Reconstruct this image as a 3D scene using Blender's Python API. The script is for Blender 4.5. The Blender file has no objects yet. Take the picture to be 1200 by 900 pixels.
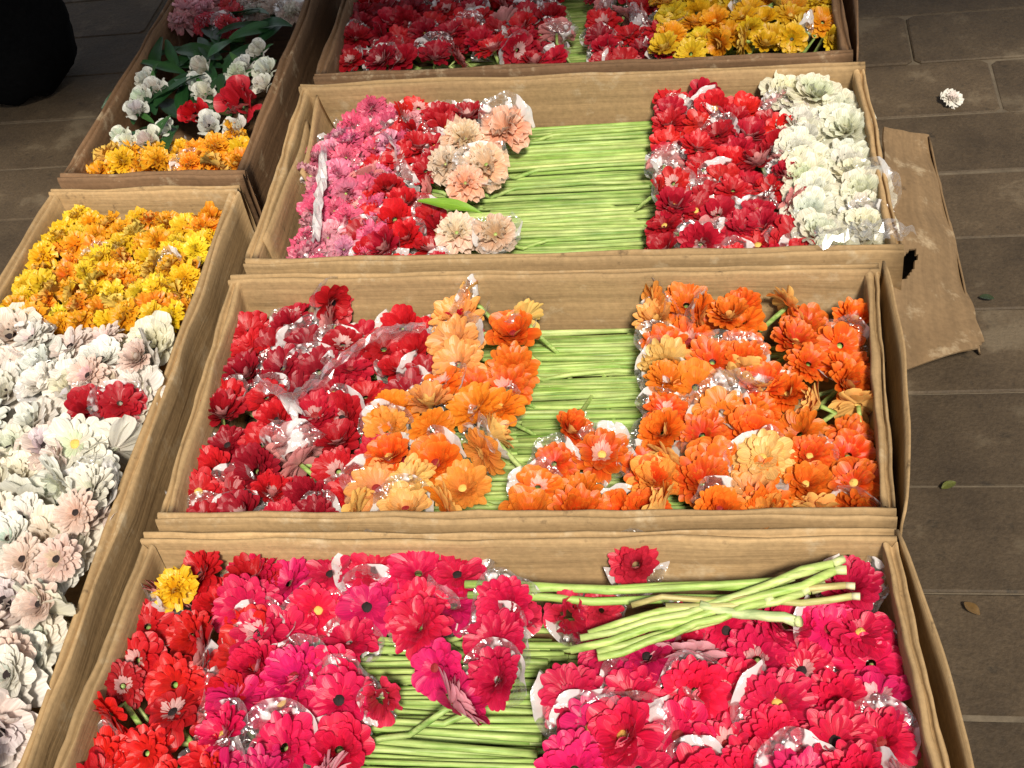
import bpy, bmesh, math, random
import numpy as np
from mathutils import Vector, Matrix, noise as mnoise

S = bpy.context.scene
C = S.collection
RIM = 0.16                       # height of the box rims above the paving

# ---------------------------------------------------------------- camera
CAMP = Vector((0.8139, -1.0169, 1.2539 + RIM))
PITCH, YAW, ROLL, FPX = 0.77412, -0.26066, -0.20701, 1500.0
cp, sp, cy, sy, cr, sr = (math.cos(PITCH), math.sin(PITCH), math.cos(YAW), math.sin(YAW), math.cos(ROLL), math.sin(ROLL))
FW = Vector((sy * cp, cy * cp, -sp))
R0 = Vector((cy, -sy, 0)); U0 = R0.cross(FW)
RT = cr * R0 + sr * U0; UP = -sr * R0 + cr * U0
cam = bpy.data.cameras.new("camera"); camo = bpy.data.objects.new("camera", cam); C.objects.link(camo)
camo.matrix_world = Matrix(((RT.x, UP.x, -FW.x, CAMP.x), (RT.y, UP.y, -FW.y, CAMP.y), (RT.z, UP.z, -FW.z, CAMP.z), (0, 0, 0, 1)))
cam.sensor_width = 36; cam.lens = 36 * FPX / 1200; cam.clip_start = 0.02; cam.clip_end = 2000
S.camera = camo

def at(px, py, z):
    """the point of the horizontal plane z that shows at this place in the photograph"""
    d = FW + RT * ((px - 600) / FPX) - UP * ((py - 450) / FPX)
    t = (z - CAMP.z) / d.z
    return CAMP + d * t

# ---------------------------------------------------------------- sky, sun, exposure
SUN_EL, SUN_AZ = math.radians(50), math.radians(160)     # azimuth clockwise from +Y (away from the camera)
W = bpy.data.worlds.new("World"); S.world = W; W.use_nodes = True
nt = W.node_tree; nt.nodes.clear()
sky = nt.nodes.new("ShaderNodeTexSky"); sky.sky_type = 'NISHITA'; sky.sun_disc = False
sky.sun_elevation = SUN_EL; sky.sun_rotation = SUN_AZ
bg = nt.nodes.new("ShaderNodeBackground"); bg.inputs[1].default_value = 0.075
wo = nt.nodes.new("ShaderNodeOutputWorld")
hs = nt.nodes.new('ShaderNodeHueSaturation'); hs.inputs['Saturation'].default_value = .35     # thin white overcast
nt.links.new(sky.outputs[0], hs.inputs['Color']); nt.links.new(hs.outputs[0], bg.inputs[0]); nt.links.new(bg.outputs[0], wo.inputs[0])
sl = bpy.data.lights.new("sun", 'SUN'); sl.energy = 3.3; sl.angle = math.radians(8); sl.color = (1.0, .91, .77)
so = bpy.data.objects.new("sun", sl); C.objects.link(so)
sd = Vector((math.sin(SUN_AZ) * math.cos(SUN_EL), math.cos(SUN_AZ) * math.cos(SUN_EL), math.sin(SUN_EL)))
so.rotation_euler = sd.to_track_quat('Z', 'Y').to_euler()
S.view_settings.view_transform = 'Standard'; S.view_settings.look = 'None'
S.view_settings.exposure = 0.82; S.view_settings.gamma = 1.0
S.cycles.max_bounces = 6; S.cycles.transparent_max_bounces = 10
S.cycles.caustics_reflective = False; S.cycles.caustics_refractive = False

rnd = random.Random(7)

# ---------------------------------------------------------------- helpers
def mesh_obj(name, bm, mat, parent=None, smooth=True):
    me = bpy.data.meshes.new(name); bm.to_mesh(me); bm.free()
    if mat: me.materials.append(mat)
    if smooth:
        for p in me.polygons: p.use_smooth = True
    o = bpy.data.objects.new(name, me); C.objects.link(o)
    if parent: o.parent = parent
    return o

def part(name, me, parent, color=None):
    o = bpy.data.objects.new(name, me); C.objects.link(o); o.parent = parent
    if color: o.color = (*color, 1)
    return o

def tag(o, label, cat, group=None, kind=None):
    o['label'] = label
    if cat: o['category'] = cat
    if group: o['group'] = group
    if kind: o['kind'] = kind
    n = len(label.split())
    assert 4 <= n <= 16, label
    return o

def empty(name, M):
    o = bpy.data.objects.new(name, None); C.objects.link(o); o.empty_display_size = .02
    o.matrix_world = M
    return o

def grid_mesh(bm, rows, close=False, uvs=None):
    """rows: list of lists of points; makes quads, uv = (i along rows, j across)"""
    uvl = bm.loops.layers.uv.verify()
    V = [[bm.verts.new(p) for p in r] for r in rows]
    n, m = len(rows), len(rows[0])
    for i in range(n - 1):
        for j in range(m - (0 if close else 1)):
            k = (j + 1) % m
            f = bm.faces.new((V[i][j], V[i][k], V[i + 1][k], V[i + 1][j]))
            us = ((i, j), (i, j + 1), (i + 1, j + 1), (i + 1, j))
            for l, (a, b) in zip(f.loops, us):
                l[uvl].uv = uvs[a][b] if uvs else (a / (n - 1), b / max(1, m - 1))
    return V

def tube(bm, pts, r, seg=6, taper=1.0, caps=True):
    rows = []
    n = len(pts)
    for i, p in enumerate(pts):
        t = (pts[min(i + 1, n - 1)] - pts[max(i - 1, 0)]).normalized()
        a = t.orthogonal().normalized() if i == 0 else (rows_n - t * rows_n.dot(t)).normalized()
        rows_n = a
        b = t.cross(a)
        rr = r * (1 + (taper - 1) * i / (n - 1))
        rows.append([p + (a * math.cos(2 * math.pi * k / seg) + b * math.sin(2 * math.pi * k / seg)) * rr for k in range(seg)])
    V = grid_mesh(bm, rows, close=True)
    if caps:
        bm.faces.new(V[0][::-1]); bm.faces.new(V[-1])
    return V

# ---------------------------------------------------------------- materials
class NT:
    def __init__(s, name):
        s.m = bpy.data.materials.new(name); s.m.use_nodes = True; s.t = s.m.node_tree; s.t.nodes.clear()
    def n(s, typ, **kw):
        nd = s.t.nodes.new(typ)
        for k, v in kw.items(): setattr(nd, k, v)
        return nd
    def l(s, a, b): s.t.links.new(a, b)
    def math(s, op, a, b=None):
        nd = s.n('ShaderNodeMath', operation=op)
        for i, v in enumerate((a, b)):
            if v is None: continue
            if isinstance(v, (int, float)): nd.inputs[i].default_value = v
            else: s.l(v, nd.inputs[i])
        return nd.outputs[0]
    def mix(s, f, a, b, blend='MIX'):
        nd = s.n('ShaderNodeMix', data_type='RGBA', blend_type=blend)
        for i, v in ((0, f), (6, a), (7, b)):
            if isinstance(v, (int, float)): nd.inputs[i].default_value = v
            elif isinstance(v, tuple): nd.inputs[i].default_value = (*v, 1)
            else: s.l(v, nd.inputs[i])
        return nd.outputs[2]
    def ramp(s, f, stops):
        nd = s.n('ShaderNodeValToRGB'); s.l(f, nd.inputs[0])
        e = nd.color_ramp.elements
        while len(e) < len(stops): e.new(.5)
        for i, (p, c) in enumerate(stops):
            e[i].position = p; e[i].color = (c, c, c, 1) if isinstance(c, (int, float)) else (*c, 1)
        return nd.outputs[0]
    def noise(s, vec, scale, detail=3, rough=.6, scl=None):
        nd = s.n('ShaderNodeTexNoise'); nd.inputs['Scale'].default_value = scale
        nd.inputs['Detail'].default_value = detail; nd.inputs['Roughness'].default_value = rough
        if vec is not None:
            if scl:
                mp = s.n('ShaderNodeMapping'); mp.inputs['Scale'].default_value = scl; s.l(vec, mp.inputs[0]); vec = mp.outputs[0]
            s.l(vec, nd.inputs['Vector'])
        return nd.outputs['Fac']
    def bump(s, h, strength, dist):
        nd = s.n('ShaderNodeBump'); nd.inputs['Strength'].default_value = strength; nd.inputs['Distance'].default_value = dist
        s.l(h, nd.inputs['Height']); return nd.outputs[0]
    def out(s, sh):
        o = s.n('ShaderNodeOutputMaterial'); s.l(sh, o.inputs[0]); return s.m
    def bsdf(s, col, rough=.6, normal=None, spec=.4):
        b = s.n('ShaderNodeBsdfPrincipled')
        if isinstance(col, tuple): b.inputs['Base Color'].default_value = (*col, 1)
        else: s.l(col, b.inputs['Base Color'])
        if isinstance(rough, (int, float)): b.inputs['Roughness'].default_value = rough
        else: s.l(rough, b.inputs['Roughness'])
        b.inputs['Specular IOR Level'].default_value = spec
        if normal is not None: s.l(normal, b.inputs['Normal'])
        return b.outputs[0]

def petal_mat(name, tip, tipf, reverse, revf, base, basef, rough=.42, trans=.34):
    """petal colour from the flower's own object colour; uv.x runs from the base to the tip of the petal"""
    t = NT(name)
    oi = t.n('ShaderNodeObjectInfo'); uv = t.n('ShaderNodeUVMap')
    sx = t.n('ShaderNodeSeparateXYZ'); t.l(uv.outputs[0], sx.inputs[0])
    along = sx.outputs[0]
    col = oi.outputs['Color']
    col = t.mix(t.math('MULTIPLY', t.math('POWER', along, 3.0), tipf), col, tip)
    ib = t.math('SUBTRACT', 1.0, along)
    col = t.mix(t.math('MULTIPLY', t.math('POWER', ib, 2.0), basef), col, base)
    vein = t.noise(uv.outputs[0], 1.0, 2, .5, (1.2, 9, 1))
    col = t.mix(1.0, col, t.ramp(vein, [(.3, .66), (.7, 1.14)]), 'MULTIPLY')
    geo = t.n('ShaderNodeNewGeometry')
    rev = t.mix(revf, col, reverse)
    col = t.mix(geo.outputs['Backfacing'], col, rev)
    b = t.bsdf(col, rough, t.bump(vein, .25, .002), .5)
    tr = t.n('ShaderNodeBsdfTranslucent'); t.l(col, tr.inputs[0])
    mx = t.n('ShaderNodeMixShader'); mx.inputs[0].default_value = trans
    t.l(b, mx.inputs[1]); t.l(tr.outputs[0], mx.inputs[2])
    return t.out(mx.outputs[0])

M_RED = petal_mat('petal_red', (.62, .02, .05), .35, (.88, .46, .44), .65, (.25, .0, .01), .3)
M_PINK = petal_mat('petal_pink', (.84, .03, .14), .4, (.94, .60, .66), .7, (.4, .0, .03), .3)
M_ORANGE = petal_mat('petal_orange', (.9, .36, .04), .5, (.95, .66, .20), .75, (.7, .05, .01), .35)
M_YELLOW = petal_mat('petal_yellow', (.9, .62, .05), .5, (.9, .7, .2), .6, (.7, .18, .01), .3)
M_PALE = petal_mat('petal_pale', (.82, .80, .74), .4, (.78, .76, .64), .5, (.62, .36, .28), .30, .5, .34)

def simple(name, col, rough, scale=40, amt=.35, spec=.4, bump=.2):
    t = NT(name)
    tc = t.n('ShaderNodeTexCoord')
    nz = t.noise(tc.outputs['Object'], scale, 4)
    c = t.mix(1.0, col, t.ramp(nz, [(.3, 1 - amt), (.7, 1 + amt)]), 'MULTIPLY')
    return t.out(t.bsdf(c, rough, t.bump(nz, bump, .003), spec))

M_EYE = simple('centre_dark', (.012, .006, .006), .8, 300, .6)
M_EYE_G = simple('centre_pale', (.62, .42, .10), .7, 300, .5)
M_EYE_R = simple('centre_red', (.22, .012, .012), .7, 300, .5)
M_BLACK = simple('black_fabric', (.003, .003, .003), .95, 90, .4, .06)
M_METAL = simple('zip_metal', (.10, .095, .085), .5, 90, .2)

def stem_mat():
    t = NT('stem_green'); oi = t.n('ShaderNodeObjectInfo'); uv = t.n('ShaderNodeUVMap')
    geo = t.n('ShaderNodeNewGeometry'); nz = t.noise(geo.outputs['Position'], 1, 3, .6, (14, 210, 160)); n2 = t.noise(geo.outputs['Position'], 1, 4, .6, (30, 45, 45))
    c = t.mix(t.ramp(nz, [(.30, 0.), (.70, 1.)]), (.09, .20, .03), (.60, .64, .28)); c = t.mix(.55, oi.outputs['Color'], c)
    c = t.mix(1.0, c, t.ramp(n2, [(.25, .72), (.75, 1.2)]), 'MULTIPLY')
    return t.out(t.bsdf(c, .5, t.bump(n2, .3, .002), .35))
M_STEM = stem_mat()

def leaf_mat():
    t = NT('leaf_green'); oi = t.n('ShaderNodeObjectInfo'); uv = t.n('ShaderNodeUVMap')
    nz = t.noise(uv.outputs[0], 1, 3, .6, (3, 14, 1))
    c = t.mix(1.0, oi.outputs['Color'], t.ramp(nz, [(.25, .7), (.75, 1.25)]), 'MULTIPLY')
    b = t.bsdf(c, .4, t.bump(nz, .3, .003), .5)
    tr = t.n('ShaderNodeBsdfTranslucent'); t.l(c, tr.inputs[0])
    mx = t.n('ShaderNodeMixShader'); mx.inputs[0].default_value = .15
    t.l(b, mx.inputs[1]); t.l(tr.outputs[0], mx.inputs[2])
    return t.out(mx.outputs[0])
M_LEAF = leaf_mat()

def film_mat():
    """thin clear wrapping film: mostly see-through and shiny, with white glints painted in as patches"""
    t = NT('clear_film')
    tc = t.n('ShaderNodeTexCoord')
    nz = t.noise(tc.outputs['Object'], 3.2, 1.5, .5)
    nz2 = t.noise(tc.outputs['Object'], 7, 1.5, .5)
    nrm = t.bump(t.math('ADD', nz, t.math('MULTIPLY', nz2, .35)), .75, .05)
    gl = t.n('ShaderNodeBsdfGlossy'); gl.inputs['Roughness'].default_value = .28; t.l(nrm, gl.inputs['Normal'])
    di = t.n('ShaderNodeBsdfDiffuse'); di.inputs[0].default_value = (.93, .91, .91, 1)
    tl = t.n('ShaderNodeBsdfTranslucent'); tl.inputs[0].default_value = (.93, .91, .91, 1)
    m0 = t.n('ShaderNodeMixShader'); m0.inputs[0].default_value = .4
    t.l(di.outputs[0], m0.inputs[1]); t.l(tl.outputs[0], m0.inputs[2])
    tr = t.n('ShaderNodeBsdfTransparent')
    lw = t.n('ShaderNodeLayerWeight'); lw.inputs[0].default_value = .3; t.l(nrm, lw.inputs['Normal'])
    f = t.math('ADD', t.math('MULTIPLY', lw.outputs['Facing'], .28), t.ramp(nz, [(.53, .02), (.575, .92)]))  # noise patches turn nearly opaque white, painted highlights on the film
    m2 = t.n('ShaderNodeMixShader'); t.l(f, m2.inputs[0]); t.l(tr.outputs[0], m2.inputs[1]); t.l(m0.outputs[0], m2.inputs[2])
    m3 = t.n('ShaderNodeMixShader'); m3.inputs[0].default_value = .22; t.l(m2.outputs[0], m3.inputs[1]); t.l(gl.outputs[0], m3.inputs[2])
    return t.out(m3.outputs[0])
M_FILM = film_mat()

def card_mat(name, col):
    """brown corrugated cardboard: streaks along the sheet (uv.x), faint flutes, scuffs and stains"""
    t = NT(name); uv = t.n('ShaderNodeUVMap'); tc = t.n('ShaderNodeTexCoord'); oi = t.n('ShaderNodeObjectInfo')
    st = t.noise(uv.outputs[0], 1, 4, .65, (2.2, 55, 1))
    big = t.noise(tc.outputs['Object'], 5.5, 4, .6)
    spk = t.noise(tc.outputs['Object'], 120, 3, .6)
    wear = t.noise(tc.outputs['Object'], 17, 5, .7)
    c = t.mix(t.ramp(st, [(.3, 0.), (.7, 1.)]), tuple(x * .66 for x in col), tuple(min(1, x * 1.2) for x in col))
    c = t.mix(t.ramp(big, [(.35, 0.), (.65, .55)]), c, tuple(x * .72 for x in col))
    c = t.mix(t.ramp(wear, [(.57, 0.), (.70, .55)]), c, (.50, .40, .26))
    c = t.mix(t.ramp(wear, [(.27, .8), (.37, 0.)]), c, (.07, .045, .025))
    c = t.mix(1.0, c, t.ramp(spk, [(.3, .86), (.7, 1.1)]), 'MULTIPLY')
    c = t.mix(1.0, c, t.ramp(oi.outputs['Random'], [(0., .82), (1., 1.08)]), 'MULTIPLY')
    w = t.n('ShaderNodeTexWave'); w.bands_direction = 'Y'; w.inputs['Scale'].default_value = 10; w.inputs['Distortion'].default_value = 1.2
    t.l(uv.outputs[0], w.inputs['Vector'])
    h = t.math('ADD', t.math('MULTIPLY', st, .8), t.math('MULTIPLY', w.outputs['Fac'], .10))
    return t.out(t.bsdf(c, .8, t.bump(h, .55, .004), .2))
M_CARD = card_mat('cardboard_tan', (.40, .265, .13))
M_LID = card_mat('cardboard_worn', (.24, .155, .08))
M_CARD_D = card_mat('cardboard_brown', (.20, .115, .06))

def paver_mat():
    t = NT('paving_stone'); tc = t.n('ShaderNodeTexCoord'); oi = t.n('ShaderNodeObjectInfo')
    geo = t.n('ShaderNodeNewGeometry')
    n1 = t.noise(geo.outputs['Position'], 7, 5, .65); n2 = t.noise(geo.outputs['Position'], 160, 3, .7); n3 = t.noise(geo.outputs['Position'], 26, 4, .7)
    c = t.mix(t.ramp(n1, [(.3, 0.), (.7, 1.)]), (.042, .029, .017), (.086, .061, .036))
    c = t.mix(1.0, c, t.ramp(n2, [(.25, .7), (.75, 1.25)]), 'MULTIPLY')
    c = t.mix(t.ramp(n3, [(.27, .8), (.40, 0.)]), c, (.02, .016, .011)); c = t.mix(t.ramp(n1, [(.56, 0.), (.66, .45)]), c, (.15, .12, .08))
    c = t.mix(1.0, c, t.ramp(oi.outputs['Random'], [(0., .75), (1., 1.15)]), 'MULTIPLY')
    h = t.math('ADD', n2, t.math('MULTIPLY', n3, 2.))
    return t.out(t.bsdf(c, .72, t.bump(h, .4, .003), .3))
M_PAVE = paver_mat()

def ground_mat():
    t = NT('mortar_ground'); geo = t.n('ShaderNodeNewGeometry')
    n1 = t.noise(geo.outputs['Position'], 30, 5, .7); n2 = t.noise(geo.outputs['Position'], 2.5, 4, .6)
    c = t.mix(t.ramp(n1, [(.3, 0.), (.7, 1.)]), (.085, .068, .048), (.155, .125, .088))
    c = t.mix(1.0, c, t.ramp(n2, [(.3, .7), (.7, 1.1)]), 'MULTIPLY')
    return t.out(t.bsdf(c, .85, t.bump(n1, .5, .004), .2))
M_GROUND = ground_mat()

# ---------------------------------------------------------------- ground and paving
bm = bmesh.new()
for x in range(-12, 13):
    for y in range(-12, 13): pass
vs = [bm.verts.new((x, y, -.0032)) for x, y in ((-400, -400), (400, -400), (400, 400), (-400, 400))]
bm.faces.new(vs)
g = mesh_obj('ground', bm, M_GROUND, smooth=False); g['kind'] = 'structure'; g['label'] = 'ground under the paving with pale mortar joints'

pave = bpy.data.objects.new('pavement', None); C.objects.link(pave); pave['kind'] = 'structure'; pave['label'] = 'dark weathered stone paving around the flower boxes'
def paver_mesh(L, Wd, seed):
    r = random.Random(seed); bm = bmesh.new()
    hx, hy = L / 2 - .0022, Wd / 2 - .0022
    def ring(ins, z, j=0.):
        out = []
        for (sx, sy_) in ((-1, -1), (1, -1), (1, 1), (-1, 1)):
            cx, cy_ = sx * (hx - ins), sy_ * (hy - ins)
            c = .010
            pa = (cx - sx * c, cy_, z); pb = (cx, cy_ - sy_ * c, z)
            out += [pa, pb] if sx * sy_ < 0 else [pb, pa]
        return [(x + r.uniform(-j, j), y + r.uniform(-j, j), z) for x, y, z in out]
    rows = [ring(0, -.03), ring(0, -.0025, .0012), ring(.0025, 0., .0012)]
    V = grid_mesh(bm, rows, close=True)
    bm.faces.new(V[-1])
    me = bpy.data.meshes.new('paver'); bm.to_mesh(me); bm.free(); me.materials.append(M_PAVE)
    return me
PW, PL = .1775, 1.45
pmeshes = [paver_mesh(PL, PW, k) for k in range(4)]
prow0 = 1.052
for i in range(-9, 15):
    yc = prow0 - .5 * PW - (i - 2) * PW + 3 * PW
    off = (i * .137) % PL
    for k in range(-3, 4):
        xc = k * PL + off
        if xc < -1.9 or xc > 2.4: continue
        if -.28 < xc - PL / 2 and xc + PL / 2 < .92 and -.4 < yc < 1.75: continue      # wholly under the boxes
        if xc < -.8 and yc < .3: continue
        o = part('paver', pmeshes[rnd.randrange(4)], pave)
        o.location = (xc, yc, rnd.uniform(-.0012, .0008)); o.rotation_euler = (rnd.uniform(-.004, .004), rnd.uniform(-.003, .003), rnd.uniform(-.006, .006))

# ---------------------------------------------------------------- cardboard boxes
def wall(name, a, b, inward, h, t, parent, mat, seed, bow=0., sag=.003, z0=.004, n=26, flare=0.):
    """one folded double wall of a box from a to b (outer bottom line), its fold running along the rim"""
    a = Vector((*a, 0)); b = Vector((*b, 0)); d = b - a; L = d.length; d.normalize()
    inn = Vector((*inward, 0)).normalized()
    prof = [(0, 0), (-.001, .25), (.0, .5), (0, .80), (0, .96), (.10, .995), (.24, .995), (.34, .965), (.42, .93), (.50, .95), (.58, .985), (.74, 1.0), (.9, .995), (1, .965), (1.02, .8), (1, .62), (1.05, .60), (1.04, .3), (1, 0)]
    rows, uvs = [], []
    for i in range(n + 1):
        s = i / n
        bowv = math.sin(math.pi * s)
        row, ur = [], []; acc = 0
        for k, (px, pz) in enumerate(prof):
            wob = mnoise.noise(Vector((s * L * 9 + seed * 7.3, pz * 1.8, k * .15 + seed))) * .0060
            dent = mnoise.noise(Vector((s * L * 28 + seed * 3.1, pz * 4, seed * 5 + k * .2))) * .0020
            off = px * t + (wob + dent) * (.35 + .65 * pz) - bow * bowv * pz - flare * pz
            z = z0 + pz * (h + mnoise.noise(Vector((s * L * 6, seed * 11., 0))) * sag + mnoise.noise(Vector((s * L * 33, seed * 2., 3))) * .0013)
            row.append(a + d * (L * s) + inn * off + Vector((0, 0, z)))
            if k: acc += math.hypot((px - prof[k - 1][0]) * t, (pz - prof[k - 1][1]) * h)
            ur.append((s * L, acc))
        rows.append(row); uvs.append(ur)
    bm = bmesh.new(); V = grid_mesh(bm, rows, uvs=uvs)
    bm.faces.new(V[0]); bm.faces.new(V[-1][::-1])
    return mesh_obj(name, bm, mat, parent)

def sheet(name, P, th, parent, mat, n=(18, 6), seed=0, amp=.004, smooth=True):
    """thin cardboard sheet over the bilinear patch P = (p00, p10, p11, p01), with its own thickness"""
    p00, p10, p11, p01 = [Vector(p) for p in P]
    nr = (p10 - p00).cross(p01 - p00).normalized()
    L1, L2 = (p10 - p00).length, (p01 - p00).length
    top, bot, uvs = [], [], []
    for i in range(n[0] + 1):
        u = i / n[0]; rt, rb, ur = [], [], []
        for j in range(n[1] + 1):
            v = j / n[1]
            p = (p00 * (1 - u) + p10 * u) * (1 - v) + (p01 * (1 - u) + p11 * u) * v
            p = p + nr * (mnoise.noise(Vector((u * L1 * 7 + seed, v * L2 * 7, seed * 3.))) * amp)
            rt.append(p); rb.append(p - nr * th); ur.append((u * L1, v * L2))
        top.append(rt); bot.append(rb); uvs.append(ur)
    bm = bmesh.new()
    A = grid_mesh(bm, top, uvs=uvs); B = grid_mesh(bm, bot, uvs=uvs)
    a, b = n
    loop = [(i, 0) for i in range(a)] + [(a, j) for j in range(b)] + [(i, b) for i in range(a, 0, -1)] + [(0, j) for j in range(b, 0, -1)]
    for (i, j), (k, l) in zip(loop, loop[1:] + loop[:1]):
        bm.faces.new((A[i][j], B[i][j], B[k][l], A[k][l]))
    bmesh.ops.recalc_face_normals(bm, faces=bm.faces)
    return mesh_obj(name, bm, mat, parent, smooth)

def box(quad, label, seed, h=RIM - .006, t=.018, mat=M_CARD, flap=None, bows=(0, 0, 0, 0)):
    """quad = outer corners at the rim: front left, front right, back right, back left"""
    fl, fr, br, bl = [Vector(q[:2]) for q in quad]
    c = (fl + fr + br + bl) / 4
    root = empty('flower_box', Matrix.Translation((c.x, c.y, 0)))
    tag(root, label, 'box', 'cardboard flower boxes on the paving')
    q = [p - c for p in (fl, fr, br, bl)]
    fl, fr, br, bl = q
    def perp(a, b): d = (b - a).normalized(); return Vector((-d.y, d.x))
    wall('front_wall', fl, fr, perp(fl, fr), h, t, root, mat, seed, bows[0])
    wall('back_wall', br, bl, perp(br, bl), h, t, root, mat, seed + .37, bows[2])
    dr = (br - fr).normalized() * (t + .0005); dl = (bl - fl).normalized() * (t + .0005)
    wall('side_wall', fr + dr, br - dr, perp(fr, br), h - .003, t, root, mat, seed + .61, bows[1])
    wall('side_wall', bl - dl, fl + dl, perp(bl, fl), h - .003, t, root, mat, seed + .83, bows[3])
    i = t * 1.2
    k = [p - p.normalized() * i * 1.3 for p in (fl, fr, br, bl)]
    sheet('bottom', [(p.x, p.y, .012) for p in k], .004, root, mat, seed=seed, amp=.002)
    if flap:                                   # the outer sheet of the right side, sprung loose and bowed away from the wall
        n = 22; rows_o, rows_i, uvs = [], [], []
        d = (br - fr); L = d.length; d = d / L; o = -perp(fr, br)
        for a in range(n + 1):
            s = a / n; e = math.sin(math.pi * s) ** .8
            ro, ri, ur = [], [], []
            for b in range(7):
                v = b / 6
                dist = .004 + (flap[0] * e + flap[1] * s + .006) * v ** 1.3 + mnoise.noise(Vector((s * L * 8 + seed, v * 2, seed))) * .006 * v
                z = .006 + v * (h + flap[2] + mnoise.noise(Vector((s * L * 8, seed, 1))) * .006)
                p = fr + d * (L * (.01 + .98 * s)) + o * dist
                ro.append(Vector((p.x, p.y, z))); ri.append(Vector((p.x - o.x * .0032, p.y - o.y * .0032, z))); ur.append((s * L, v * h))
            rows_o.append(ro); rows_i.append(ri); uvs.append(ur)
        bm = bmesh.new(); A = grid_mesh(bm, rows_o, uvs=uvs); B = grid_mesh(bm, rows_i, uvs=uvs)
        loop = [(x, 0) for x in range(n)] + [(n, y) for y in range(6)] + [(x, 6) for x in range(n, 0, -1)] + [(0, y) for y in range(6, 0, -1)]
        for (x, y), (x2, y2) in zip(loop, loop[1:] + loop[:1]): bm.faces.new((A[x][y], B[x][y], B[x2][y2], A[x2][y2]))
        bmesh.ops.recalc_face_normals(bm, faces=bm.faces)
        fo = mesh_obj('outer_flap', bm, mat, root); fo['label'] = 'loose outer cardboard sheet bowed away from the side'
    return root

Z = RIM
def inner_flap(root, a, b, lean, top, seed, drop=.0):
    """creased cardboard flap standing inside a box along its side, from floor point a to b (world), leaning inward at the top"""
    c = root.matrix_world.translation
    A = Vector((a[0] - c.x, a[1] - c.y, .02)); B = Vector((b[0] - c.x, b[1] - c.y, .02))
    return sheet('inner_flap', [A, B, B + Vector((*lean, top - .02 - drop)), A + Vector((*lean, top - .02))], .0035, root, M_CARD, (16, 8), seed, .010)
B1Q = [(.012, -.535), (1.022, -.515), at(1050, 617, Z)[:2], at(168, 622, Z)[:2]]
B2Q = [at(180, 610, Z)[:2], at(1052, 605, Z)[:2], at(1030, 306, Z)[:2], at(270, 320, Z)[:2]]
B3Q = [at(284, 309, Z)[:2], at(1060, 293, Z)[:2], at(1014, 70, Z)[:2], at(352, 96, Z)[:2]]
B4Q = [at(366, 90, Z)[:2], at(1000, 62, Z)[:2], (.985, 1.60), (-.02, 1.585)]
L1Q = [(-.445, -.44), (-.012, -.44), at(281, 214, Z)[:2], at(60, 219, Z)[:2]]
L2Q = [at(66, 209, Z)[:2], at(284, 203, Z)[:2], (-.09, 1.86), (-.42, 1.84)]
box(B1Q, 'open cardboard box of pink and red gerberas, nearest in the main column', 1.3, flap=(.012, -.004, .0))
box(B2Q, 'open cardboard box of red gerberas and orange gerberas with bowed right side', 2.9, flap=(.018, -.004, .004))
b3 = box(B3Q, 'open cardboard box holding pink, peach, red and white flowers', 4.1)
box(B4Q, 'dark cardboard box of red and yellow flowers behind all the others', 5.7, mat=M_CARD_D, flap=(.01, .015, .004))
box(L1Q, 'long cardboard box of white and orange-yellow flowers at the left', 6.9)
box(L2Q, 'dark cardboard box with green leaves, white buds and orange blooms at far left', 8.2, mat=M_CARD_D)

fl, bl = Vector(B3Q[0]), Vector(B3Q[3])
inner_flap(b3, fl.lerp(bl, .12) + Vector((.040, 0)), fl.lerp(bl, .80) + Vector((.048, 0)), (-.014, 0), .158, 3.7, .012)
inner_flap(b3, fl.lerp(bl, .50) + Vector((.066, 0)), fl.lerp(bl, .94) + Vector((.060, 0)), (-.018, 0), .142, 9.1, -.008)

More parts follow.
